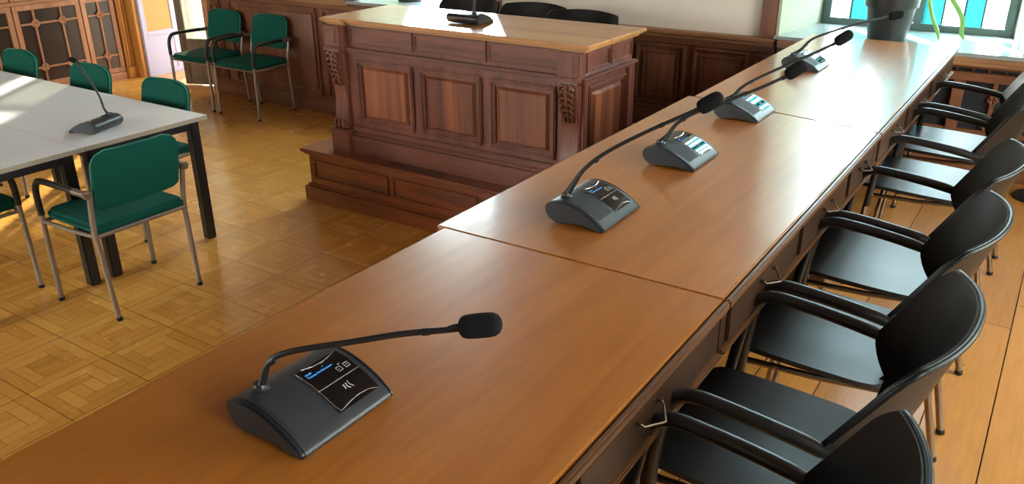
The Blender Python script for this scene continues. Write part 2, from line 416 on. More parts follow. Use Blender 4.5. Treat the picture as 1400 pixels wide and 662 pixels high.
# wainscot -------------------------------------------------------
def wainscot(name, x0, x1, z0, panels, ledge=True):
    root = struct(MB().box(x0, x1, YB + 0.012, 5.25, z0, 1.0).build(name, 'wains', smooth=False))
    a = MB(); a.box(x0, x1, YB - 0.012, YB + 0.012, z0, z0 + 0.13, 0.004); a.box(x0, x1, YB - 0.004, YB + 0.012, z0 + 0.13, z0 + 0.15, 0.003)
    a.build('plinth', 'wains_h', root)
    a = MB(); a.box(x0, x1, YB - 0.004, YB + 0.012, 0.935, 0.995, 0.002); a.build('top_rail', 'wains_h', root)
    if ledge:
        a = MB(); a.box(x0, x1, YB - 0.040, 5.25, 1.0, 1.026, 0.006); a.box(x0, x1, YB - 0.022, YB + 0.01, 0.975, 1.0, 0.008); a.build('ledge', 'ledge', root)
    for (p0, p1) in panels:
        a = MB(facing(0, 0, YB + 0.012)); zt, zb = 0.928, z0 + 0.155
        a.frame(p0, p1, zb, zt, 0.022, 0.0, 0.024, 0.006); a.frame(p0 + 0.05, p1 - 0.05, zb + 0.05, zt - 0.05, 0.014, 0.0, 0.013, 0.004)
        a.frustum(p0 + 0.065, p1 - 0.065, zb + 0.065, zt - 0.065, 0.0, 0.012, 0.03)
        a.build('panel', 'wains', root)
    return root
wainscot('trim_3', -7.06, -5.14, 0.0, [(-7.02, -6.83), (-6.70, -5.54), (-5.46, -5.17)])
wainscot('trim_4', -5.14, -3.60, DZ, [(-5.0, -4.3), (-4.22, -3.66)], ledge=False)
wainscot('trim_5', -3.60, -1.52, DZ, [(-3.52, -3.1), (-3.02, -2.52), (-2.46, -2.10), (-2.05, -1.68), (-1.64, -1.54)])
# upright window casings
for n, (x0, x1) in enumerate(((-5.135, -5.05), (-3.70, -3.585), (-1.625, -1.525))):
    struct(MB().box(x0, x1, YB - 0.012, 5.25, 1.026, 2.9, 0.006).build('trim_%d' % (6 + n), 'wains'))
struct(MB().box(-1.525, -1.505, YB - 0.008, 5.25, 1.026, 2.9, 0.004).build('trim_9', 'reveal'))

# sills
mb = MB(); mb.prism([(-1.53, 5.185), (-0.0, 5.185), (-0.0, 5.26), (-0.19, 5.26), (-0.29, 5.9), (-1.42, 5.9), (-1.53, 5.26)], 'XY', 1.026, 1.048, 0.004)
s_ = struct(mb.build('trim_10', 'sill'))
mb = MB()
for x in (-1.2, -0.83, -0.47): mb.box(x - 0.002, x + 0.002, 5.186, 5.85, 1.0475, 1.0487)
mb.build('joint', 'sillgap', s_, smooth=False)
mb = MB(); mb.prism([(-5.14, 5.175), (-3.59, 5.175), (-3.59, 5.26), (-3.70, 5.26), (-3.80, 5.9), (-4.95, 5.9), (-5.05, 5.26), (-5.14, 5.26)], 'XY', 0.996, 1.020, 0.004)
struct(mb.build('trim_11', 'sill'))

def window(name, x0, x1, z0, z1, y, splits, cols):
    """splits: list of casements (xa, xb, [lead x...]); cols colour keys per pane"""
    root = struct(MB().box(x0, x1, y - 0.02, y + 0.05, z0, z0 + 0.022, 0.003).box(x0, x1, y - 0.02, y + 0.05, z1 - 0.03, z1, 0.003)
                  .box(x0, x0 + 0.03, y - 0.02, y + 0.05, z0, z1, 0.003).box(x1 - 0.03, x1, y - 0.02, y + 0.05, z0, z1, 0.003).build(name, 'winframe'))
    for (xa, xb, leads), cc in zip(splits, cols):
        f = MB(); w = 0.05
        f.box(xa, xb, y - 0.03, y + 0.03, z0 + 0.015, z0 + 0.06, 0.005); f.box(xa, xb, y - 0.03, y + 0.03, z1 - 0.07, z1 - 0.02, 0.005)
        f.box(xa, xa + w, y - 0.03, y + 0.03, z0 + 0.06, z1 - 0.07, 0.005); f.box(xb - w, xb, y - 0.03, y + 0.03, z0 + 0.06, z1 - 0.07, 0.005)
        f.build('casement', 'winframe', root)
        ed = [xa + w] + leads + [xb - w]
        for a, b, c in zip(ed, ed[1:], cc):
            MB().box(a, b, y - 0.004, y + 0.004, z0 + 0.06, z1 - 0.07).build('pane', c, root, smooth=False)
        l = MB()
        for a in leads: l.box(a - 0.004, a + 0.004, y - 0.008, y + 0.008, z0 + 0.06, z1 - 0.07)
        if leads: l.build('lead_strip', 'lead', root, smooth=False)
    return root
C, W = 'cyan', 'clear'
window('window_1', -1.43, -0.28, 1.03, 3.19, 5.87, [(-1.415, -0.86, [-1.245, -1.11, -0.99]), (-0.86, -0.30, [-0.697, -0.580, -0.475])], [[W, C, W, C], [C, W, C, W]])
window('window_2', -4.96, -3.79, 1.005, 3.19, 5.87, [(-4.94, -4.37, [-4.77, -4.6]), (-4.37, -3.81, [-4.2, -4.05])], [[W, W, W], [W, W, W]])

# doors of the balcony niche
d1 = struct(MB(facing(PI / 2, -8.27, 0)).box(5.285, 5.71, -0.02, 0.02, 0.0, 0.06, 0.003).box(5.285, 5.34, -0.02, 0.02, 0.06, 2.5, 0.003)
            .box(5.65, 5.71, -0.02, 0.02, 0.06, 2.5, 0.003).box(5.34, 5.65, -0.02, 0.02, 0.43, 0.475, 0.003).box(5.34, 5.65, -0.02, 0.02, 2.44, 2.5, 0.003).build('door_1', 'whitepaint'))
MB(facing(PI / 2, -8.27, 0)).box(5.34, 5.65, -0.012, 0.012, 0.06, 0.43).build('lower_panel', 'whitepaint', d1, smooth=False)
MB(facing(PI / 2, -8.27, 0)).box(5.34, 5.65, -0.010, 0.004, 0.475, 2.44).build('amber_panel', 'amber', d1, smooth=False)
struct(MB().box(-8.33, -8.25, 5.72, 5.80, 0, 2.65, 0.004).build('trim_12', 'whitepaint'))
struct(MB().box(-7.06, -6.98, YB - 0.03, 5.25, 0, 2.75, 0.005).build('trim_13', 'shelf'))
d3 = MB()  # outer glazed door added to dim the daylight in the niche
for a, b in ((-8.33, -8.28), (-7.69, -7.64), (-7.11, -7.06)): d3.box(a, b, 5.90, 5.95, 0.0, 3.1, 0.003)
d3 = struct(d3.box(-8.28, -7.11, 5.90, 5.95, 3.04, 3.1, 0.003).box(-8.28, -7.11, 5.90, 5.95, 0.0, 0.05, 0.003).build('dimming_door_3', 'whitepaint'))
MB().box(-8.28, -7.11, 5.921, 5.929, 0.05, 3.04).build('pane', 'balcony', d3, smooth=False)
ang = math.atan2(0.17, 0.40)
Mx = facing(ang, -7.61, 5.275)
d2 = struct(MB(Mx).box(0, 0.07, -0.02, 0.02, 0.01, 2.5, 0.004).box(0.43, 0.50, -0.02, 0.02, 0.01, 2.5, 0.004).box(0.07, 0.43, -0.02, 0.02, 2.43, 2.5, 0.004)
            .box(0.07, 0.43, -0.02, 0.02, 0.01, 0.08, 0.004).box(0.07, 0.43, -0.02, 0.02, 0.42, 0.475, 0.004).build('door_2', 'darkdoor'))
MB(Mx).box(0.07, 0.43, -0.012, 0.012, 0.08, 0.42).build('lower_panel', 'darkdoor', d2, smooth=False)
MB(Mx).box(0.07, 0.43, -0.004, 0.004, 0.475, 2.43).build('pane', 'doorglass', d2, smooth=False)

# ------------------------------------------------------------------ bookcase on the side wall
bk = thing('bookcase', 'tall pinkish wooden bookcase with latticed dark glass doors against the side wall', 'bookcase', (XL - 0.2, 4.2, 0))
mb = MB(); mb.box(-8.84, XL - 0.03, 2.0, 5.13, 0.0, 2.6); mb.build('carcass', 'shelf', bk, True, smooth=False)
mb = MB(); mb.box(-8.84, XL + 0.012, 2.0, 5.13, 0.0, 0.075, 0.006); mb.build('plinth', 'shelf_h', bk, True)
mb = MB(); mb.box(-8.84, XL + 0.01, 2.0, 5.13, 0.872, 0.905, 0.006); mb.build('middle_rail', 'shelf_h', bk, True)
FB = facing(PI / 2, XL, 0)        # u -> +Y, out -> +X
def rosette(mb, u, v, s=0.032):
    for k in range(4):
        a = PI / 4 + k * PI / 2
        c, sn = math.cos(a), math.sin(a)
        mb.tube([(u + 0.2 * s * c, -0.008, v + 0.2 * s * sn), (u + 0.8 * s * c, -0.014, v + 0.8 * s * sn), (u + 1.25 * s * c, -0.008, v + 1.25 * s * sn)], [0.007, 0.011, 0.004], 6)
        a = k * PI / 2; c, sn = math.cos(a), math.sin(a)
        px, pz = -sn, c
        for q in (-1, 1):
            mb.tube([(u + 0.5 * s * c, -0.008, v + 0.5 * s * sn), (u + 1.0 * s * c + q * px * 0.45 * s, -0.012, v + 1.0 * s * sn + q * pz * 0.45 * s), (u + 1.45 * s * c, -0.008, v + 1.45 * s * sn)], [0.006, 0.008, 0.003], 6)
def bdoor(u0, u1, v0, v1, vert, hor):
    d = MB(FB).frame(u0, u1, v0, v1, 0.05, -0.03, 0.006, 0.004).build('door', 'shelf', bk, True)
    MB(FB).box(u0 + 0.05, u1 - 0.05, 0.008, 0.016, v0 + 0.05, v1 - 0.05).build('dark_pane', 'shelfglass', d, True, smooth=False)
    l = MB(FB)
    for u in vert: l.box(u - 0.009, u + 0.009, -0.010, 0.008, v0 + 0.05, v1 - 0.05, 0.003)
    for v in hor: l.box(u0 + 0.05, u1 - 0.05, -0.010, 0.008, v - 0.009, v + 0.009, 0.003)
    for u in vert:
        for v in hor: rosette(l, u, v)
    l.build('lattice', 'shelf', d, True)
for (a, b, vs) in ((4.762, 5.118, [4.944]), (4.085, 4.752, [4.276, 4.547]), (3.408, 4.075, [3.60, 3.87]), (2.73, 3.398, [2.92, 3.2])):
    bdoor(a, b, 0.08, 0.87, vs, [0.267, 0.69]); bdoor(a, b, 0.91, 2.5, vs, [1.3, 2.1])
mb = MB(FB)
mb.box(5.135, 5.275, -0.02, 0.10, 0.0, 2.7, 0.004); mb.box(5.235, 5.284, -0.145, 0.10, 0.0, 2.7, 0.004); mb.box(5.13, 5.28, -0.045, 0.10, 0.0, 0.12, 0.006)
for u in (5.152, 5.19, 5.228): mb.box(u, u + 0.028, -0.036, -0.015, 0.13, 2.6, 0.008)
struct(mb.build('trim_14', 'pilaster'))

# ------------------------------------------------------------------ judge's bench
BX0, BX1, BF, BB = -3.76, -2.005, 3.65, 4.225
bench = thing('judge_bench', 'carved dark wooden bench with three raised front panels and a sunlit top', 'bench', (-2.88, 3.9, DZ))
mb = MB(); mb.box(BX0 + 0.012, BX1 - 0.012, BF + 0.012, 3.92, DZ, 1.15); mb.box(BX0 + 0.012, BX0 + 0.06, 3.92, BB, DZ, 1.15); mb.box(BX1 - 0.06, BX1 - 0.012, 3.92, BB, DZ, 1.15); mb.build('body', 'bench_v', bench, True, smooth=False)
mb = MB()
for xa, xb, ya, yb in ((BX0 - 0.005, BX1 + 0.02, BF, 3.92), (BX0 - 0.005, BX0 + 0.055, 3.92, BB), (BX1 - 0.055, BX1 + 0.02, 3.92, BB)):
    f0 = 0.03 if ya == BF else 0; r0 = 0.015 if xb > BX1 else 0
    mb.box(xa, xb, ya - f0, yb, DZ, 0.475, 0.004); mb.box(xa + 0.005, xb - r0 * 0.6, ya - f0 * 0.6, yb, 0.475, 0.495, 0.006); mb.box(xa + 0.005, xb - r0, ya - f0 * 0.2, yb, 0.495, 0.53, 0.004)
mb.build('plinth', 'bench', bench, True)
mb = MB(); mb.box(BX0 + 0.11, BX1 - 0.11, BF - 0.014, BF + 0.02, 0.985, 1.003, 0.006); mb.box(BX0 + 0.11, BX1 - 0.11, BF - 0.024, BF + 0.02, 1.003, 1.018, 0.005)
mb.box(BX1 - 0.02, BX1 + 0.014, BF - 0.02, BB, 0.985, 1.003, 0.006); mb.box(BX1 - 0.02, BX1 + 0.028, BF - 0.03, BB + 0.01, 1.003, 1.018, 0.005)
mb.build('string_moulding', 'bench', bench, True)
def raised(root, Mt, u0, u1, v0, v1, inner=0.055):
    p = MB(Mt).frame(u0, u1, v0, v1, 0.02, 0.0, 0.022, 0.007).frame(u0 + 0.018, u1 - 0.018, v0 + 0.018, v1 - 0.018, 0.016, 0.0, 0.012, 0.004).build('panel', 'bench_v', root, True)
    MB(Mt).frustum(u0 + inner - 0.012, u1 - inner + 0.012, v0 + inner - 0.012, v1 - inner + 0.012, 0.0, 0.014, 0.012).frame(u0 + inner, u1 - inner, v0 + inner, v1 - inner, 0.008, 0.012, 0.019, 0.003).build('raised_field', 'bench_panel', p, True)
FM = facing(0, 0, BF + 0.012)
for (a, b) in ((-3.567, -3.133), (-3.076, -2.643), (-2.583, -2.164)): raised(bench, FM, a, b, 0.555, 0.952)
def frieze(root, Mt, u0, u1, v0, v1):
    MB(Mt).frame(u0 - 0.012, u1 + 0.012, v0 - 0.012, v1 + 0.012, 0.014, 0.0, 0.014, 0.004).box(u0, u1, -0.004, 0.002, v0, v1).build('frieze_panel', 'bench', root, True)
for (a, b) in ((-3.60, -3.13), (-3.10, -2.615), (-2.585, -2.155)): frieze(bench, FM, a, b, 1.045, 1.132)
SM = facing(PI / 2, BX1 - 0.012, 0)
raised(bench, SM, 3.715, 4.135, 0.56, 0.962); frieze(bench, SM, 3.70, 3.935, 1.045, 1.125); frieze(bench, SM, 3.965, 4.19, 1.045, 1.125)
for a, b in ((4.15, BB), (BF, 3.69)): MB().box(BX1 - 0.02, BX1 + 0.012, a, b, 0.53, 1.0, 0.004).build('corner_stile', 'bench_v', bench, True)
# worktop with a shallow breakfront
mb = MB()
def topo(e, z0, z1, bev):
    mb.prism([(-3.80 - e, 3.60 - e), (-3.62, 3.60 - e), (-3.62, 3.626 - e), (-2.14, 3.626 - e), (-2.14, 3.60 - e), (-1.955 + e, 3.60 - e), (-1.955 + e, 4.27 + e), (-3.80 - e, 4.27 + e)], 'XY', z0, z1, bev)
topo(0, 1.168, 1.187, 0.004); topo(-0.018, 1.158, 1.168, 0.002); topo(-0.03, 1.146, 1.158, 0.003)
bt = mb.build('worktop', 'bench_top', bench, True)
# corbels: acanthus scroll over a plain S curve on a pedestal
def corbel(x0, x1):
    r = MB(); xm = (x0 + x1) / 2
    prof = [(BF + 0.02, 0.995), (BF - 0.055, 0.995), (BF - 0.062, 0.965), (BF - 0.060, 0.92), (BF - 0.045, 0.86), (BF - 0.025, 0.80), (BF - 0.014, 0.73), (BF - 0.016, 0.66), (BF - 0.026, 0.60), (BF - 0.036, 0.555), (BF - 0.035, 0.52), (BF + 0.02, 0.52)]
    r.prism(prof, 'YZ', x0 + 0.012, x1 - 0.012, 0.005)
    c = r.build('corbel', 'bench_v', bench, True)
    a = MB()
    a.box(x0, x1, BF - 0.055, BF + 0.02, 1.022, 1.146, 0.005); a.box(x0 + 0.03, x1 - 0.03, BF - 0.060, BF, 1.045, 1.125, 0.004)
    a.box(x0 - 0.006, x1 + 0.006, BF - 0.068, BF + 0.02, 0.998, 1.022, 0.006)
    a.build('corbel_block', 'bench_v', c, True)
    def yat(z):
        for (ya, za), (yb, zb) in zip(prof[1:], prof[2:]):
            if zb <= z <= za: return ya + (yb - ya) * (za - z) / max(1e-6, za - zb)
        return BF
    l = MB()
    for k in range(6):                      # paired leaflets down the scroll
        z = 0.975 - k * 0.032; w = (x1 - x0) / 2 - 0.016 - k * 0.004
        for s in (-1, 1):
            l.tube([(xm, yat(z) + 0.002, z), (xm + s * w * 0.5, yat(z) - 0.010, z + 0.010), (xm + s * w * 0.85, yat(z - .01) - 0.006, z - 0.012), (xm + s * w * 0.7, yat(z - .02) - 0.004, z - 0.03)], [0.008, 0.010, 0.009, 0.004], 6, 2)
    l.tube([(xm, yat(z) - 0.004, z) for z in (0.985, 0.93, 0.87, 0.82, 0.78)], [0.010, 0.012, 0.010, 0.008, 0.003], 8, 2)
    l.build('carved_leaf', 'carved', c, True); l = MB()
    l.tube([(x0 + 0.006, BF - 0.03, 0.537), (x1 - 0.006, BF - 0.03, 0.537)], 0.022, 14)
    for s in (-1, 0, 1): l.tube([(xm + s * 0.03, BF - 0.05, 0.575), (xm + s * 0.034, BF - 0.056, 0.545), (xm + s * 0.03, BF - 0.05, 0.515)], [0.005, 0.010, 0.005], 6, 2)
    l.build('foot_scroll', 'carved', c, True)
    p = MB(); p.box(x0 - 0.008, x1 + 0.008, BF - 0.058, BF + 0.02, DZ, 0.495, 0.004); p.box(x0 - 0.014, x1 + 0.014, BF - 0.064, BF + 0.02, 0.480, 0.512, 0.007)
    p.build('pedestal', 'bench', c, True)
corbel(-3.77, -3.638); corbel(-2.132, -2.0)

# platform step in front of the bench
st = thing('platform_step', 'reddish wooden platform step with recessed front panels below the carved bench', 'step', (-2.6, 4.3, 0))
mb = MB(); mb.box(-3.97, -1.32, 3.56, 5.19, 0.0, 0.33); mb.build('carcass', 'step', st, True, smooth=False)
mb = MB(); mb.prism([(-4.0, 3.505), (-1.31, 3.505), (-1.31, 5.195), (-4.0, 5.195)], 'XY', 0.338, DZ, 0.008); mb.box(-3.985, -1.31, 3.525, 5.19, 0.322, 0.338, 0.006); mb.build('tread', 'step', st, True)
mb = MB(); mb.box(-4.01, -1.31, 3.53, 5.19, 0.0, 0.098, 0.004); mb.box(-3.995, -1.31, 3.545, 5.19, 0.098, 0.115, 0.006); mb.build('plinth', 'step', st, True)
SF = facing(0, 0, 3.56)
for (a, b) in ((-3.91, -3.305), (-3.235, -2.63), (-2.56, -1.96), (-1.89, -1.33)):
    MB(SF).frame(a - 0.018, b + 0.018, 0.15, 0.285, 0.018, 0, 0.014, 0.005).box(a, b, -0.003, 0.002, 0.168, 0.267).build('panel', 'step', st, True)
mb = MB(facing(-PI / 2, -3.97, 0))
mb.frame(-5.05, -4.35, 0.15, 0.285, 0.018, 0, 0.014, 0.005); mb.frame(-4.28, -3.62, 0.15, 0.285, 0.018, 0, 0.014, 0.005); mb.build('side_panel', 'step', st, True)
mb = MB(); mb.box(-3.30, -2.865, 3.525, 3.61, DZ - 0.002, DZ + 0.003, 0.001); mb.build('tread_inlay', 'step_dark', st, True)

# ------------------------------------------------------------------ long desk, three sections
def desk(label, yl0, yr0, yl1, yr1, x0, x1, drawers, g):
    ym = (yl0 + yl1) / 2
    t = thing('council_desk', label, 'desk', ((x0 + x1) / 2, ym, DZ), 0, g)
    e = 0.0015
    MB().prism([(x0, yl0 + e), (x1 - 0.012, yr0 + e), (x1 - 0.012, yr1 - e), (x0, yl1 - e)], 'XY', 1.072, TZ, 0.003).build('tabletop', 'desk', t, True)
    m = MB(); m.prism([(x1 - 0.008, yr0 + e), (x1 + 0.006, yr0 + e), (x1 + 0.006, yr1 - e), (x1 - 0.008, yr1 - e)], 'XY', 1.078, TZ - 0.001, 0.004)
    m.build('edge_moulding', 'desk_edge', t, True)
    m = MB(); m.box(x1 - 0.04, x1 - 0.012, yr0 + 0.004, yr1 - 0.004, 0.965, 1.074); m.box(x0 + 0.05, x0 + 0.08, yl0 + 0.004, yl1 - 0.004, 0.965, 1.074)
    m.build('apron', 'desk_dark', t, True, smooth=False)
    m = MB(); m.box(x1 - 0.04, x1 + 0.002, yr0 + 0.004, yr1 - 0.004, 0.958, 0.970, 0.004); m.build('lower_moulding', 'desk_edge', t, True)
    for (c, w) in drawers:
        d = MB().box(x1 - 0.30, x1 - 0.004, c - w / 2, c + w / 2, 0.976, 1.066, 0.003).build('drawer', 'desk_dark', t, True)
        h = MB(); zt = 1.045; xf = x1 - 0.004
        for s in (-1, 1): h.tube([(xf - 0.004, c + s * 0.045, zt), (xf + 0.010, c + s * 0.045, zt)], 0.005, 8)
        h.tube([(xf + 0.008, c - 0.045, zt), (xf + 0.014, c - 0.042, zt - 0.006), (xf + 0.034, c - 0.002, zt - 0.012), (xf + 0.036, c + 0.002, zt - 0.012), (xf + 0.014, c + 0.042, zt - 0.006), (xf + 0.008, c + 0.045, zt)], 0.0025, 8)
        h.build('drawer_pull', 'metalpull', d, True)
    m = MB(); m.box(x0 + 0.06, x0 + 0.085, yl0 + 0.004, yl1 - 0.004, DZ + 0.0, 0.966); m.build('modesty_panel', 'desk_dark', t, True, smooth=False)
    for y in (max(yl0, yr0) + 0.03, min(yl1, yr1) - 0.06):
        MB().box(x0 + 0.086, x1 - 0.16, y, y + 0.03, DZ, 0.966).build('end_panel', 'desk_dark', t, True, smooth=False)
    return t
DR = -0.493
g = 'sections of the long council desk'
desk('orange wooden desk section under the microphone with lit blue letters, closest to the camera', -0.95, -0.95, 1.565, 1.570, -1.260, DR, [(-0.45, .5), (0.10, .5), (0.65, .5), (1.18, .5)], g)
desk('middle wooden desk section between the two seams, carrying the second and third desk microphones', 1.565, 1.570, 3.262, 3.097, -1.287, DR, [(1.86, .5), (2.42, .5), (2.86, .3)], g)
desk('far wooden desk section ending at the window sill, shining with window light', 3.262, 3.097, 5.05, 5.05, -1.265, DR, [(3.40, .5), (3.95, .5), (4.55, .5)], g)

# ------------------------------------------------------------------ conference microphones
PROF = [(-.048, .002), (-.070, .008), (-.083, .022), (-.087, .037), (-.079, .051), (-.060, .060), (-.032, .0625), (0, .057), (.032, .0455), (.060, .031), (.080, .0165), (.0885, .0085), (.088, .002), (.080, .0), (.060, .003), (.035, .0065), (.005, .0075), (-.022, .005)]
def smooth_closed(pts, n=4):
    o = []; N = len(pts)
    for i in range(N):
        p0, p1, p2, p3 = pts[i - 1], pts[i], pts[(i + 1) % N], pts[(i + 2) % N]
        for k in range(n):
            u = k / n
            o.append(tuple(0.5 * (2 * p1[a] + (p2[a] - p0[a]) * u + (2 * p0[a] - 5 * p1[a] + 4 * p2[a] - p3[a]) * u * u + (3 * p1[a] - p0[a] - 3 * p2[a] + p3[a]) * u ** 3) for a in (0, 1)))
    return o
UP = smooth_closed(PROF)
TOPS = sorted([p for p in UP if p[1] > 0.0085 and p[0] > -.075 and not (p[1] < 0.02 and p[0] < 0.06)])
def topz(x):
    for (a, za), (b, zb) in zip(TOPS, TOPS[1:]):
        if a <= x <= b: return za + (zb - za) * (x - a) / max(1e-9, b - a)
    return TOPS[-1][1]
def patch(mb, outline_fn, nx, ny, lift):
    """outline_fn(i,j) -> (x,y); sits on the curved lid, lift above it"""
    mb.surf(lambda a, b: (lambda q: Vector((q[0], q[1], topz(q[0]) + lift)))(outline_fn(a, b)), nx, ny)
def line_on(mb, pts, w, lift):
    P = []
    for (a, b) in zip(pts, pts[1:]):
        for k in range(6):
            u = k / 6; P.append((a[0] + (b[0] - a[0]) * u, a[1] + (b[1] - a[1]) * u))
    P.append(pts[-1])
    mb.tube([(p[0], p[1], topz(p[0]) + lift) for p in P], w, 6)
def text_mesh(body, size, M4):
    cu = bpy.data.curves.new('t', 'FONT'); cu.body = body; cu.size = size; cu.resolution_u = 2
    o = bpy.data.objects.new('t', cu); COL.objects.link(o)
    bpy.context.view_layer.update()
    me = bpy.data.meshes.new_from_object(o.evaluated_get(bpy.context.evaluated_depsgraph_get()))
    bpy.data.objects.remove(o); bpy.data.curves.remove(cu)
    me.transform(M4)
    return me
def conf_unit(label, loc, rz, path, group, foam_len=0.068, foam_r=0.0200):
    t = thing('desk_microphone', label, 'microphone', loc, rz, group)
    mb = MB()
    mb.prism(UP, 'XZ', -0.101, 0.101, 0.002); body = mb.build('housing', 'unit', t, angle=50)
    for s in (-1, 1):
        c = MB(); cx, cz = 0.0, 0.028
        def sc(k): return [(cx + (p[0] - cx) * k, cz + (p[1] - cz) * (k if p[1] > cz else 1.0 * k)) for p in UP]
        c.prism(sc(0.995), 'XZ', s * 0.1015, s * 0.1065, 0.0015); c.prism(sc(0.90), 'XZ', s * 0.106, s * 0.1095, 0.0012)
        c.build('side_cheek', 'cheek', t, angle=50)
    g_ = MB(); patch(g_, lambda a, b: (-0.040 + 0.108 * a, -0.094 + 0.078 * b), 12, 6, 0.0009); g_.build('speaker_grille', 'grille', t)
    sp = MB(); patch(sp, lambda a, b: (-0.030 + 0.102 * a, -0.006 + 0.096 * b), 14, 8, 0.0010); scr = sp.build('display', 'screen', t)
    l = MB()
    line_on(l, [(0.026, -0.006), (0.026, 0.090)], 0.0007, 0.0012)
    line_on(l, [(-0.030, -0.006), (0.026, -0.005), (0.060, -0.004), (0.070, 0.000)], 0.0006, 0.0012)
    line_on(l, [(0.070, 0.000), (0.066, 0.025), (0.064, 0.048), (0.066, 0.070), (0.072, 0.088)], 0.0007, 0.0012)
    line_on(l, [(-0.031, 0.010), (-0.024, 0.03), (-0.022, 0.05), (-0.025, 0.07), (-0.030, 0.086)], 0.0011, 0.0012)
    l.build('silver_trim', 'silver', scr)
    ic = MB()
    def sq(x, y, h):
        line_on(ic, [(x - h, y - h), (x + h, y - h), (x + h, y + h), (x - h, y + h), (x - h, y - h)], 0.0005, 0.0012)
    sq(0.010, 0.060, 0.0048); sq(0.010, 0.077, 0.0048); line_on(ic, [(0.0085, 0.06), (0.0115, 0.06)], 0.0006, 0.0012); line_on(ic, [(0.010, 0.0755), (0.010, 0.0785)], 0.0006, 0.0012)
    line_on(ic, [(0.038, 0.044), (0.045, 0.0425), (0.049, 0.046)], 0.0011, 0.0012); line_on(ic, [(0.038, 0.038), (0.047, 0.037)], 0.0014, 0.0012); line_on(ic, [(0.036, 0.050), (0.043, 0.049), (0.050, 0.053)], 0.0009, 0.0012)
    line_on(ic, [(0.000, 0.064), (0.002, 0.067), (-0.001, 0.069)], 0.0006, 0.0012)
    ic.build('key_symbols', 'icon', scr)
    # lit letters on the display: reading direction +y, up is -x
    def lay(x, y): 
        z = topz(x) + 0.0016; sl = math.atan2(topz(x + .004) - topz(x - .004), .008)
        return Matrix.Translation((x, y, z)) @ Matrix.Rotation(-sl, 4, 'Y') @ Matrix.Rotation(PI / 2, 4, 'Z')
    bm = bmesh.new()
    for body_, size, x, y in (('10:43', 0.0065, -0.0105, 0.002), ('Tuesday No Discussion', 0.0058, -0.0035, 0.002), ('..', 0.010, -0.0125, 0.040)):
        me = text_mesh(body_, size, lay(x, y)); bm.from_mesh(me); bpy.data.meshes.remove(me)
    lt = MB(); lt.bm.free(); lt.bm = bm; lt.build('screen_letters', 'blue', scr, smooth=False)
    b0 = Vector((-0.045, -0.065, topz(-0.045)))
    n = MB(); n.lathe([(0.0145, -0.006), (0.0150, 0.002), (0.0125, 0.004), (0.0120, 0.009), (0.0105, 0.012)], b0, 18)
    n.build('neck_socket', 'cheek', t)
    pts = [Vector(p) for p in path]
    ax = (pts[-1] - pts[-2]).normalized()
    head0 = pts[-2]
    rs = [0.0105] + [0.0074 if i == 0 else 0.0058 if i == 1 else 0.0052 for i in range(len(pts) - 1)]
    P = [b0 + Vector((0, 0, 0.004))] + pts[:-1]
    n = MB(); n.tube(P, rs[:len(P)], 10, 5); n.tube([head0 - ax * 0.018, head0 - ax * 0.004, head0 + ax * 0.006], [0.0045, 0.0070, 0.0080], 12)
    for f in (0.34, 0.78):                           # ferrules between the flexible and rigid lengths
        i = int(f * (len(P) - 1)); q = P[i].lerp(P[i + 1], 0.5); d = (P[i + 1] - P[i]).normalized(); n.tube([q - d * 0.006, q + d * 0.006], 0.0063, 10)
    nk = n.build('gooseneck', 'neck', t)
    f = MB(); L, R = foam_len, foam_r
    prof = [(0.0, 0.55), (0.05, 0.80), (0.15, 0.95), (0.35, 1.0), (0.65, 1.0), (0.82, 0.93), (0.92, 0.74), (0.98, 0.42), (1.0, 0.12)]
    f.tube([head0 + ax * (L * a) for a, r in prof], [R * r for a, r in prof], 20); f.build('foam_windscreen', 'foam', nk)
    return t
G5 = 'delegate microphones along the long desk'
conf_unit('black microphone unit closest to the camera, its screen lit with blue letters', (-.946, .795, TZ), 0,
   [(-0.041, -0.063, 0.073), (-0.031, -0.057, 0.108), (-0.013, -0.047, 0.128), (0.025, -0.025, 0.142), (0.093, 0.015, 0.157), (0.165, 0.057, 0.174), (0.231, 0.095, 0.184), (0.245, 0.102, 0.189), (0.305, 0.137, 0.198)], G5)
conf_unit('second microphone unit on the long desk, just past the nearer desk seam', (-.979, 1.855, TZ), 0,
   [(-0.028, -0.055, 0.101), (-0.004, -0.041, 0.142), (0.044, -0.014, 0.187), (0.122, 0.032, 0.238), (0.199, 0.076, 0.281), (0.237, 0.098, 0.302), (0.289, 0.128, 0.338)], G5)
conf_unit('third microphone unit on the long desk, middle of the row of five', (-.972, 2.435, TZ), 0,
   [(-0.026, -0.054, 0.089), (-0.005, -0.042, 0.125), (0.033, -0.02, 0.156), (0.089, 0.012, 0.184), (0.136, 0.039, 0.206), (0.21, 0.082, 0.243), (0.272, 0.118, 0.279), (0.326, 0.149, 0.324)], G5)
conf_unit('fourth microphone unit on the long desk, beside the far desk seam', (-.99, 3.09, TZ), 0,
   [(-0.026, -0.054, 0.082), (-0.003, -0.041, 0.113), (0.052, -0.009, 0.152), (0.135, 0.039, 0.199), (0.205, 0.079, 0.237), (0.273, 0.118, 0.278), (0.326, 0.149, 0.32)], G5)
conf_unit('farthest microphone unit of the long desk row, its head against the grey plant pot', (-1.04, 4.10, TZ), 0,
   [(-0.017, -0.049, 0.088), (0.021, -0.027, 0.136), (0.09, 0.013, 0.17), (0.187, 0.069, 0.207), (0.311, 0.141, 0.241), (0.372, 0.176, 0.258)], G5)
conf_unit('microphone unit on the sunlit top of the carved bench', (-2.89, 3.90, 1.187), PI / 2,
   [(-0.045, -0.066, 0.10), (-0.040, -0.070, 0.15), (-0.022, -0.078, 0.20), (0.01, -0.09, 0.24), (0.05, -0.10, 0.27), (0.11, -0.12, 0.29)], None)
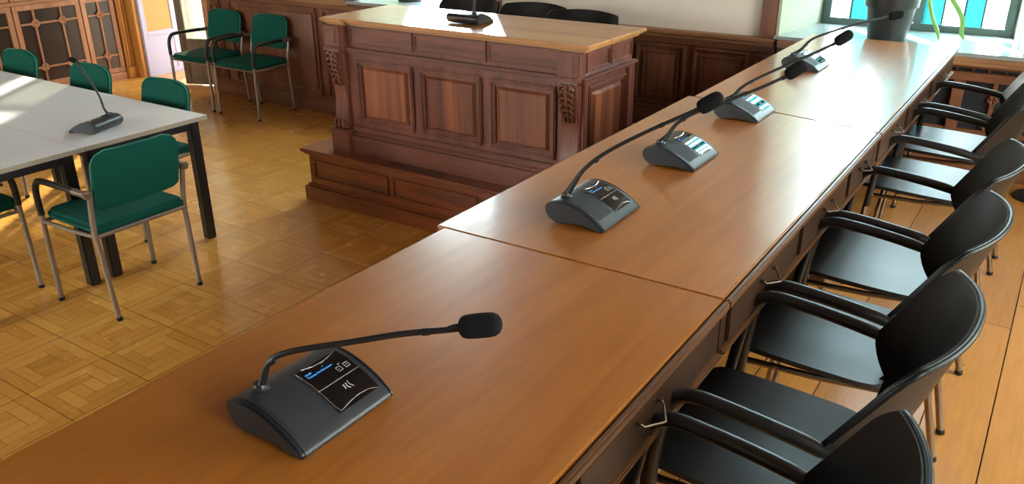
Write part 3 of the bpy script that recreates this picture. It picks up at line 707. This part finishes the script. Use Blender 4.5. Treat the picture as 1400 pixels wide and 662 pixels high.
conf_unit('microphone unit with a tall thin neck on the white table', (-4.2, 2.325, 0.74), math.radians(200),
   [(-0.036, -0.065, 0.062), (-0.013, -0.065, 0.096), (-0.001, -0.065, 0.158), (0.026, -0.065, 0.216), (0.054, -0.065, 0.265), (0.082, -0.065, 0.314), (0.098, -0.065, 0.340), (0.131, -0.065, 0.350)], None, 0.04, 0.014)

# ------------------------------------------------------------------ black plastic armchairs
def sstep(a, b, x):
    u = min(1, max(0, (x - a) / (b - a))); return u * u * (3 - 2 * u)
def black_chair(label, loc, rz, group):
    t = thing('black_armchair', label, 'chair', loc, rz, group)
    def seat(a, b):
        x = -0.235 + 0.435 * a
        hw = 0.215 + 0.008 * math.sin(PI * a)
        r = 0.07
        if x < -0.235 + r: hw -= 0.05 * (1 - math.sqrt(max(0, 1 - ((-0.235 + r - x) / r) ** 2)))
        if x > 0.20 - 0.11: hw -= 0.075 * (1 - math.sqrt(max(0, 1 - ((x - 0.09) / 0.11) ** 2)))
        s = 2 * b - 1
        z = 0.452 - 0.018 * a - 0.010 * math.cos(s * PI / 2) - 0.020 * max(0, (0.12 - a) / 0.12) ** 2 + 0.05 * max(0, (a - 0.86) / 0.14) ** 2
        return Vector((x, s * hw, z))
    m = MB(); m.surf(seat, 22, 16, 0.014); m.build('seat', 'blackplastic', t, angle=60)
    def back(a, b):
        s = 2 * a - 1
        zt = 0.838 - 0.012 * s * s; zb = 0.560 + 0.050 * abs(s) ** 6 + 0.02 * s * s
        z = zb + (zt - zb) * b
        hw = 0.247
        if z > 0.775: hw = 0.192 + 0.055 * math.sqrt(max(0, 1 - ((z - 0.775) / 0.066) ** 2))
        y = s * hw; q = min(1.0, abs(y) / 0.247)
        mid = 0.262 + 0.33 * (z - 0.62); side = 0.168 + 0.60 * (z - 0.67)
        return Vector((mid - (mid - side) * q ** 2.2, y, z))
    m = MB(); m.surf(back, 32, 22, 0.011); 
    nb = [back(0.0, k / 22) for k in range(3, 22)] + [back(k / 32, 1.0) for k in range(0, 33)] + [back(1.0, k / 22) for k in range(21, 2, -1)]
    m.tube(nb, 0.0064, 8)
    m.build('backrest', 'shellplastic', t, angle=60)
    m = MB()
    for s in (-1, 1): m.tube([(0.150, s * 0.17, 0.42), (0.190, s * 0.165, 0.47), (0.225, s * 0.15, 0.56), (0.262, s * 0.13, 0.66)], [0.014, 0.016, 0.018, 0.010], 10, 4)
    def web(a, b):
        q = 2 * a - 1; hw = 0.165 + 0.055 * b
        return Vector((0.165 + 0.02 * b + 0.075 * b * (1 - abs(q) ** 2.2 * 0.9), q * hw, 0.435 + 0.155 * b))
    m.surf(web, 14, 8, 0.009)
    m.build('back_support', 'shellplastic', t)
    for s in (-1, 1):
        m = MB()
        m.tube([(-0.185, s * 0.222, 0.36), (-0.175, s * 0.235, 0.46), (-0.160, s * 0.245, 0.56), (-0.145, s * 0.247, 0.625), (-0.105, s * 0.247, 0.656), (-0.03, s * 0.247, 0.655), (0.06, s * 0.247, 0.645), (0.115, s * 0.246, 0.637), (0.15, s * 0.246, 0.630), (0.185, s * 0.246, 0.632)],
               [0.013, 0.0135, 0.014, 0.0145, 0.015, 0.015, 0.015, 0.015, 0.013, 0.008], 12, 4)
        m.build('armrest', 'blackplastic', t)
        l = MB().tube([(-0.185, s * 0.220, 0.40), (-0.205, s * 0.222, 0.2), (-0.225, s * 0.224, 0.006)], 0.0105, 12).build('leg', 'steelleg', t)
        MB().tube([(-0.2242, s * 0.224, 0.014), (-0.2252, s * 0.224, 0.0)], 0.0125, 12).build('leg_glide', 'glide', l)
        l = MB().tube([(0.16, s * 0.185, 0.43), (0.20, s * 0.190, 0.40), (0.24, s * 0.195, 0.2), (0.285, s * 0.20, 0.006)], 0.0105, 12).build('leg', 'steelleg', t)
        MB().tube([(0.283, s * 0.20, 0.014), (0.286, s * 0.20, 0.0)], 0.0125, 12).build('leg_glide', 'glide', l)
    m = MB()
    for s in (-1, 1): m.tube([(-0.185, s * 0.215, 0.405), (0.0, s * 0.20, 0.405), (0.165, s * 0.187, 0.415)], 0.009, 8)
    m.tube([(-0.185, -0.215, 0.405), (-0.185, 0.215, 0.405)], 0.009, 8); m.build('underframe', 'steelleg', t)
    return t
GB = 'black armchairs along the long desk'
c0 = black_chair('black plastic armchair at the camera end of the row, cut by the picture edge', (-0.36, 0.97, DZ), 0, GB)
for y, l in ((1.555, 'second black armchair from the camera end, level with the nearer desk seam'),
             (2.12, 'third black armchair from the camera end, beside the nearer pair of drawer pulls'),
             (2.675, 'fourth black armchair from the camera end, with bare floor showing on its window side'),
             (3.61, 'fifth black armchair from the camera end, second from the radiator cabinet'),
             (4.21, 'black armchair at the window end of the row, in front of the radiator cabinet')):
    dup(c0, (-0.36, y, DZ), 0, l)
GJ = 'black armchairs behind the carved bench'
for x, y, l in ((-2.935, 4.40, 'taller-looking black armchair back behind the middle of the carved bench'), (-2.505, 4.27, 'black armchair behind the wall-side end of the carved bench beside the white wall'), (-3.48, 4.45, 'black armchair behind the bench microphone, below the middle window')):
    r = dup(c0, (x, y, DZ), PI / 2, l); r['group'] = GJ

# ------------------------------------------------------------------ green armchairs
def green_chair(label, loc, rz):
    t = thing('green_armchair', label, 'chair', loc, rz, 'green fabric armchairs with grey tube frames')
    # rounded seat pad
    pts = []
    def rr(x0, x1, y0, y1, r0, r1):
        o = []
        for (cx, cy, r, a0) in ((x1 - r1, y1 - r1, r1, 0), (x0 + r0, y1 - r0, r0, 90), (x0 + r0, y0 + r0, r0, 180), (x1 - r1, y0 + r1, r1, 270)):
            for k in range(7): a = math.radians(a0 + 15 * k); o.append((cx + r * math.cos(a), cy + r * math.sin(a)))
        return o
    m = MB(); m.prism(rr(-0.245, 0.205, -0.245, 0.245, 0.07, 0.03), 'XY', 0.440, 0.485, 0.016, 3); m.build('seat', 'green', t, angle=60)
    # back pad, slightly dished
    def back(off):
        def f(a, b):
            v = b; z = 0.555 + 0.283 * v; hw = 0.222
            r = 0.075
            zt = 0.838 - r
            if z > zt: hw -= r * (1 - math.sqrt(max(0, 1 - ((z - zt) / r) ** 2)))
            if z < 0.585: hw -= 0.03 * (1 - math.sqrt(max(0, 1 - ((0.585 - z) / 0.03) ** 2)))
            s = 2 * a - 1
            return Vector((0.225 + off + 0.06 * v - 0.022 * s * s + 0.014 * math.sin(PI * v) * 0.3, s * hw, z))
        return f
    m = MB(); m.surf(back(0.0), 20, 18, 0.030); bp = m.build('backrest', 'green', t, angle=60)
    # piping round the back pad, lighter green painted in as its sunlit edge
    rim = []
    for k in range(0, 19): rim.append(back(-0.0)(0.0, k / 18))
    for k in range(1, 20): rim.append(back(-0.0)(k / 20, 1.0))
    for k in range(18, -1, -1): rim.append(back(-0.0)(1.0, k / 18))
    MB().tube([p + Vector((-0.015, 0, 0)) for p in rim], 0.004, 6).build('back_piping', 'sunlitpipe', bp)
    for s in (-1, 1):
        l = MB().tube([(-0.222, s * 0.264, 0.012), (-0.218, s * 0.264, 0.25), (-0.214, s * 0.264, 0.47)], 0.0125, 12).build('leg', 'tube', t)
        MB().tube([(-0.222, s * 0.264, 0.018), (-0.222, s * 0.264, 0.0)], 0.0145, 12).build('leg_glide', 'glide', l)
        l = MB().tube([(0.220, s * 0.230, 0.012), (0.203, s * 0.235, 0.25), (0.190, s * 0.240, 0.45), (0.205, s * 0.243, 0.56), (0.225, s * 0.243, 0.655)], 0.0125, 12, 3).build('leg', 'tube', t)
        MB().tube([(0.2205, s * 0.230, 0.018), (0.2215, s * 0.230, 0.0)], 0.0145, 12).build('leg_glide', 'glide', l)
        a = MB().tube([(-0.214, s * 0.264, 0.465), (-0.214, s * 0.265, 0.54), (-0.205, s * 0.266, 0.60), (-0.175, s * 0.267, 0.640), (-0.13, s * 0.267, 0.653), (0.0, s * 0.265, 0.655), (0.15, s * 0.262, 0.652)], 0.0155, 12, 4).build('armrest', 'armblack', t)
        m = MB(); m.tube([(0.13, s * 0.262, 0.652), (0.215, s * 0.258, 0.650)], 0.0165, 12); m.box(0.205, 0.240, s * 0.252 - 0.020, s * 0.252 + 0.018, 0.632, 0.668, 0.006); m.build('arm_clamp', 'bronze', a)
    m = MB()
    for s in (-1, 1): m.tube([(-0.216, s * 0.262, 0.432), (0.0, s * 0.252, 0.428), (0.192, s * 0.240, 0.432)], 0.010, 10)
    m.tube([(0.195, -0.238, 0.432), (0.195, 0.238, 0.432)], 0.011, 10); m.tube([(-0.216, -0.262, 0.432), (-0.216, 0.262, 0.432)], 0.010, 10)
    m.build('seat_frame', 'tube', t)
    return t
g0 = green_chair('green armchair with its back to the camera at the end of the white table', (-3.75, 2.095, 0), 0)
for (x, y, rz, l) in (
    (-4.464, 1.63, -PI / 2, 'green armchair cut off by the picture edge, tucked in under the white tables'),
    (-4.53, 2.74, PI / 2, 'green armchair across the white table, the one closest to the table corner'),
    (-5.36, 2.76, PI / 2, 'green armchair across the white table, its back behind the thin microphone head'),
    (-6.28, 2.78, PI / 2, 'green armchair across the white table beside the sunlit strip, cut by the picture edge'),
    (-6.69, 4.91, PI / 2, 'green armchair against the panelling beside the balcony door, its seat sunlit'),
    (-6.07, 4.91, PI / 2, 'green armchair in front of the wide wainscot panel, on the bench side of its pair')):
    dup(g0, (x, y, 0), rz, l)

# ------------------------------------------------------------------ white tables
def white_table(label, x0, x1, y0, y1):
    t = thing('white_table', label, 'table', ((x0 + x1) / 2, (y0 + y1) / 2, 0), 0, 'white meeting tables pushed together')
    e = 0.0004
    top = MB().box(x0 + e, x1 - e, y0 + e, y1 - e, 0.7155, 0.74, 0.002).build('tabletop', 'tablewhite', t, True)
    m = MB()
    m.box(x0 - 0.0002, x0 + 0.001, y0 + 0.003, y1 - 0.003, 0.7165, 0.739); m.box(x1 - 0.001, x1 + 0.0002, y0 + 0.003, y1 - 0.003, 0.7165, 0.739)
    m.box(x0 + 0.003, x1 - 0.003, y0 - 0.0002, y0 + 0.001, 0.7165, 0.739); m.box(x0 + 0.003, x1 - 0.003, y1 - 0.001, y1 + 0.0002, 0.7165, 0.739)
    m.build('edge_band', 'tableedge', top, True, smooth=False)
    i = 0.035
    for x in (x0 + i, x1 - i - 0.055):
        for y in (y0 + i, y1 - i - 0.055):
            MB().box(x, x + 0.055, y, y + 0.055, 0.0, 0.716, 0.006).build('leg', 'legblack', t, True)
    m = MB()
    for y in (y0 + i + 0.012, y1 - i - 0.042): m.box(x0 + 0.09, x1 - 0.09, y, y + 0.03, 0.665, 0.716)
    for x in (x0 + i + 0.012, x1 - i - 0.042): m.box(x, x + 0.03, y0 + 0.09, y1 - 0.09, 0.665, 0.716)
    m.build('underframe', 'legblack', t, True, smooth=False)
    return t
XW, YW = -3.945, 2.825
white_table('white table with the thin-necked microphone and the free corner towards the carved bench', XW - 1.6, XW, YW - 0.735, YW)
white_table('white table on the camera side, beside the green armchair seen from behind', XW - 1.6, XW, 1.42, YW - 0.735)
white_table('white table with the sunlit strip, farther along the same side as the bookcase', XW - 3.2, XW - 1.6, YW - 0.735, YW)

# ------------------------------------------------------------------ plants on the sills
def pot(name, label, loc, r0, r1, h, n_leaf, leaves=None):
    t = thing(name, label, 'plant', loc)
    MB().lathe([(r0 * .92, 0), (r0, 0.004), (r0 + (r1 - r0) * .62, h * .62), (r0 + (r1 - r0) * .64, h * .64), (r1 * 0.985, h * .64), (r1 * 1.04, h * .985), (r1 * 1.02, h), (r1 * .93, h), (r1 * .90, h * .9), (0.01, h * .88)], (0, 0, 0), 40).build('pot', 'pot', t)
    MB().lathe([(0.01, h * .885), (r1 * .88, h * .885), (r1 * .88, h * .90), (0.01, h * .91)], (0, 0, 0), 24).build('soil', 'soil', t)
    paths = leaves or []
    for k in range(n_leaf):
        a = 2 * PI * k / max(1, n_leaf) + 0.4; L = 0.20 + 0.05 * random.random(); d = Vector((math.cos(a), math.sin(a), 0))
        paths.append([Vector((0, 0, h * .9)) + d * 0.02, Vector((0, 0, h + L * .55)) + d * L * .25, Vector((0, 0, h + L * .75)) + d * L * .55, Vector((0, 0, h + L * .55)) + d * L * .85])
    for p in paths:
        p = [Vector(q) for q in p]; w = 0.019
        m = MB()
        m.tube(p, [w * 0.75] + [w] * (len(p) - 2) + [w * 0.35], 8, 6, 0.22); m.build('leaf', 'leaf', t)
    return t
z0 = 1.0485
pot('potted_plant', 'large grey pot with drooping strap leaves at the far end of the long desk', (-0.925, 5.42, z0), 0.108, 0.150, 0.30, 5,
    [[(0.05, 0.0, 0.27), (0.10, -0.02, 0.38), (0.165, -0.05, 0.36), (0.20, -0.06, 0.26), (0.235, -0.07, 0.16), (0.275, -0.075, 0.085), (0.295, -0.075, 0.03)],
     [(0.05, 0.03, 0.27), (0.12, 0.02, 0.40), (0.21, -0.02, 0.39), (0.30, -0.05, 0.28), (0.365, -0.07, 0.20), (0.395, -0.07, 0.14), (0.40, -0.07, 0.08), (0.42, -0.07, 0.045)]])
pot('potted_plant', 'dark pot on the middle window sill above the sunlit end of the bench', (-4.66, 5.46, 1.0205), 0.10, 0.13, 0.24, 6)
pot('potted_plant', 'dark pot on the middle window sill behind the bench microphone', (-4.06, 5.46, 1.0205), 0.10, 0.13, 0.24, 6)

# ------------------------------------------------------------------ radiator cabinet under the sill
rc = thing('radiator_cabinet', 'wooden radiator cabinet with dark slots and lattice below the window sill', 'cabinet', (-0.7, 5.2, DZ))
x0, x1 = -1.50, 0.25
MB().box(x0, x1, 5.165, 5.245, 1.0, 1.026, 0.005).box(x0, x1, 5.150, 5.245, 0.985, 1.004, 0.007).build('cornice', 'ledge', rc, True)
m = MB(facing(0, 0, 5.225)); m.box(x0, x1, -0.03, 0.01, 0.895, 0.945, 0.004); m.box(x0, x1, -0.03, 0.01, 0.965, 0.987, 0.003); m.box(x0, x1, -0.035, 0.01, DZ, DZ + 0.12, 0.004); m.box(x0, x1, -0.022, 0.01, 0.60, 0.625, 0.004)
for x in (x0, -1.02, -0.50, 0.19): m.box(x, x + 0.06, -0.03, 0.01, DZ + 0.12, 0.895, 0.004)
m.build('face_frame', 'wains_h', rc, True)
MB().box(x0, x1, 5.236, 5.248, DZ + 0.02, 0.99).build('dark_backing', 'radback', rc, True, smooth=False)
l = MB(facing(0, 0, 5.225))
for x in (-1.22, -0.72, -0.29, -0.02):
    l.box(x - 0.011, x + 0.011, -0.015, 0.006, DZ + 0.12, 0.895, 0.003); rosette(l, x, 0.66); rosette(l, x, 0.80, 0.02)
l.build('lattice', 'wains_h', rc, True)
sl = MB()
for k in range(22): sl.box(x0 + 0.04 + k * 0.08, x0 + 0.05 + k * 0.08, 5.222, 5.236, 0.945, 0.965)
sl.build('slot_divider', 'wains', rc, True, smooth=False)

t = thing('pedestal_stand', 'black stand with a round base on the plank floor near the radiator cabinet', 'stand', (0.035, 4.98, DZ))
MB().lathe([(0.118, 0.0), (0.122, 0.008), (0.115, 0.018), (0.05, 0.032), (0.02, 0.045), (0.018, 0.05)], (0, 0, 0), 32).build('base', 'legblack', t)
MB().lathe([(0.016, 0.045), (0.016, 1.05), (0.013, 1.06)], (0, 0, 0), 14).build('pole', 'legblack', t)
MB().lathe([(0.05, 1.055), (0.055, 1.06), (0.055, 1.075), (0.03, 1.085)], (0, 0, 0), 20).build('head', 'legblack', t)

# ------------------------------------------------------------------ light
w = bpy.data.worlds.new('daylight'); SC.world = w; w.use_nodes = True
bg = w.node_tree.nodes['Background']; bg.inputs['Strength'].default_value = 30.0
wn = w.node_tree.nodes; wl = w.node_tree.links
wt = wn.new('ShaderNodeTexCoord'); wx = wn.new('ShaderNodeSeparateXYZ'); wr = wn.new('ShaderNodeValToRGB')
wl.new(wt.outputs['Generated'], wx.inputs[0]); wl.new(wx.outputs['Z'], wr.inputs['Fac']); wl.new(wr.outputs['Color'], bg.inputs['Color'])
wr.color_ramp.elements[0].position = 0.0; wr.color_ramp.elements[0].color = (0.135, 0.15, 0.15, 1)
wr.color_ramp.elements[1].position = 0.06; wr.color_ramp.elements[1].color = (0.82, 0.94, 1.0, 1)
sun = bpy.data.lights.new('sun', 'SUN'); sun.energy = 95; sun.angle = math.radians(1.0); sun.color = (1.0, 0.95, 0.84)
so = bpy.data.objects.new('sun', sun); COL.objects.link(so)
d = Vector((0.61 * math.cos(math.radians(24)), -0.79 * math.cos(math.radians(24)), -math.sin(math.radians(24))))
so.rotation_euler = d.to_track_quat('-Z', 'Y').to_euler(); so.location = (-9, 9, 6)
def portal(loc, rot, sx, sy):
    a = bpy.data.lights.new('portal', 'AREA'); a.shape = 'RECTANGLE'; a.size = sx; a.size_y = sy; a.cycles.is_portal = True
    o = bpy.data.objects.new('portal', a); COL.objects.link(o); o.location = loc; o.rotation_euler = rot
for x, z, sx, sz in ((-0.86, 2.1, 1.2, 2.2), (-4.37, 2.1, 1.2, 2.2), (-7.7, 1.55, 1.3, 3.1)): portal((x, 6.0, z), (-PI / 2, 0, 0), sx, sz)
portal((1.82, 0.55, 1.9), (0, PI / 2, 0), 1.8, 1.1); portal((1.82, 3.2, 2.12), (0, PI / 2, 0), 2.25, 2.0)
for x in (-7.75, -5.85, -4.05): portal((x, -3.42, 1.9), (PI / 2, 0, 0), 1.2, 1.8)

# ------------------------------------------------------------------ camera
cam = bpy.data.cameras.new('camera'); co = bpy.data.objects.new('camera', cam); COL.objects.link(co)
cam.sensor_fit = 'HORIZONTAL'; cam.sensor_width = 36; cam.lens = 1131.118 * 36 / 1400
R = Vector((0.8325010268, 0.5539813832, -0.0068313544)); U = Vector((-0.2163938737, 0.3364895920, 0.9164870135)); F = Vector((-0.5100154231, 0.7614981166, -0.4000061083))
m4 = Matrix((R, U, -F)).transposed().to_4x4(); m4.translation = (0, 0, 1.93)
co.matrix_world = m4; cam.clip_start = 0.02
SC.camera = co
vs = SC.view_settings; SC.display_settings.display_device = 'sRGB'
vs.view_transform = 'Standard'; vs.look = 'None'; vs.exposure = 0.25; vs.gamma = 1.0; vs.use_curve_mapping = False
SC.cycles.max_bounces = 8; SC.cycles.diffuse_bounces = 4; SC.cycles.glossy_bounces = 4; SC.cycles.transparent_max_bounces = 12
SC.cycles.sample_clamp_indirect = 8.0; SC.cycles.use_denoising = True
SC.cycles.caustics_reflective = False; SC.cycles.caustics_refractive = False
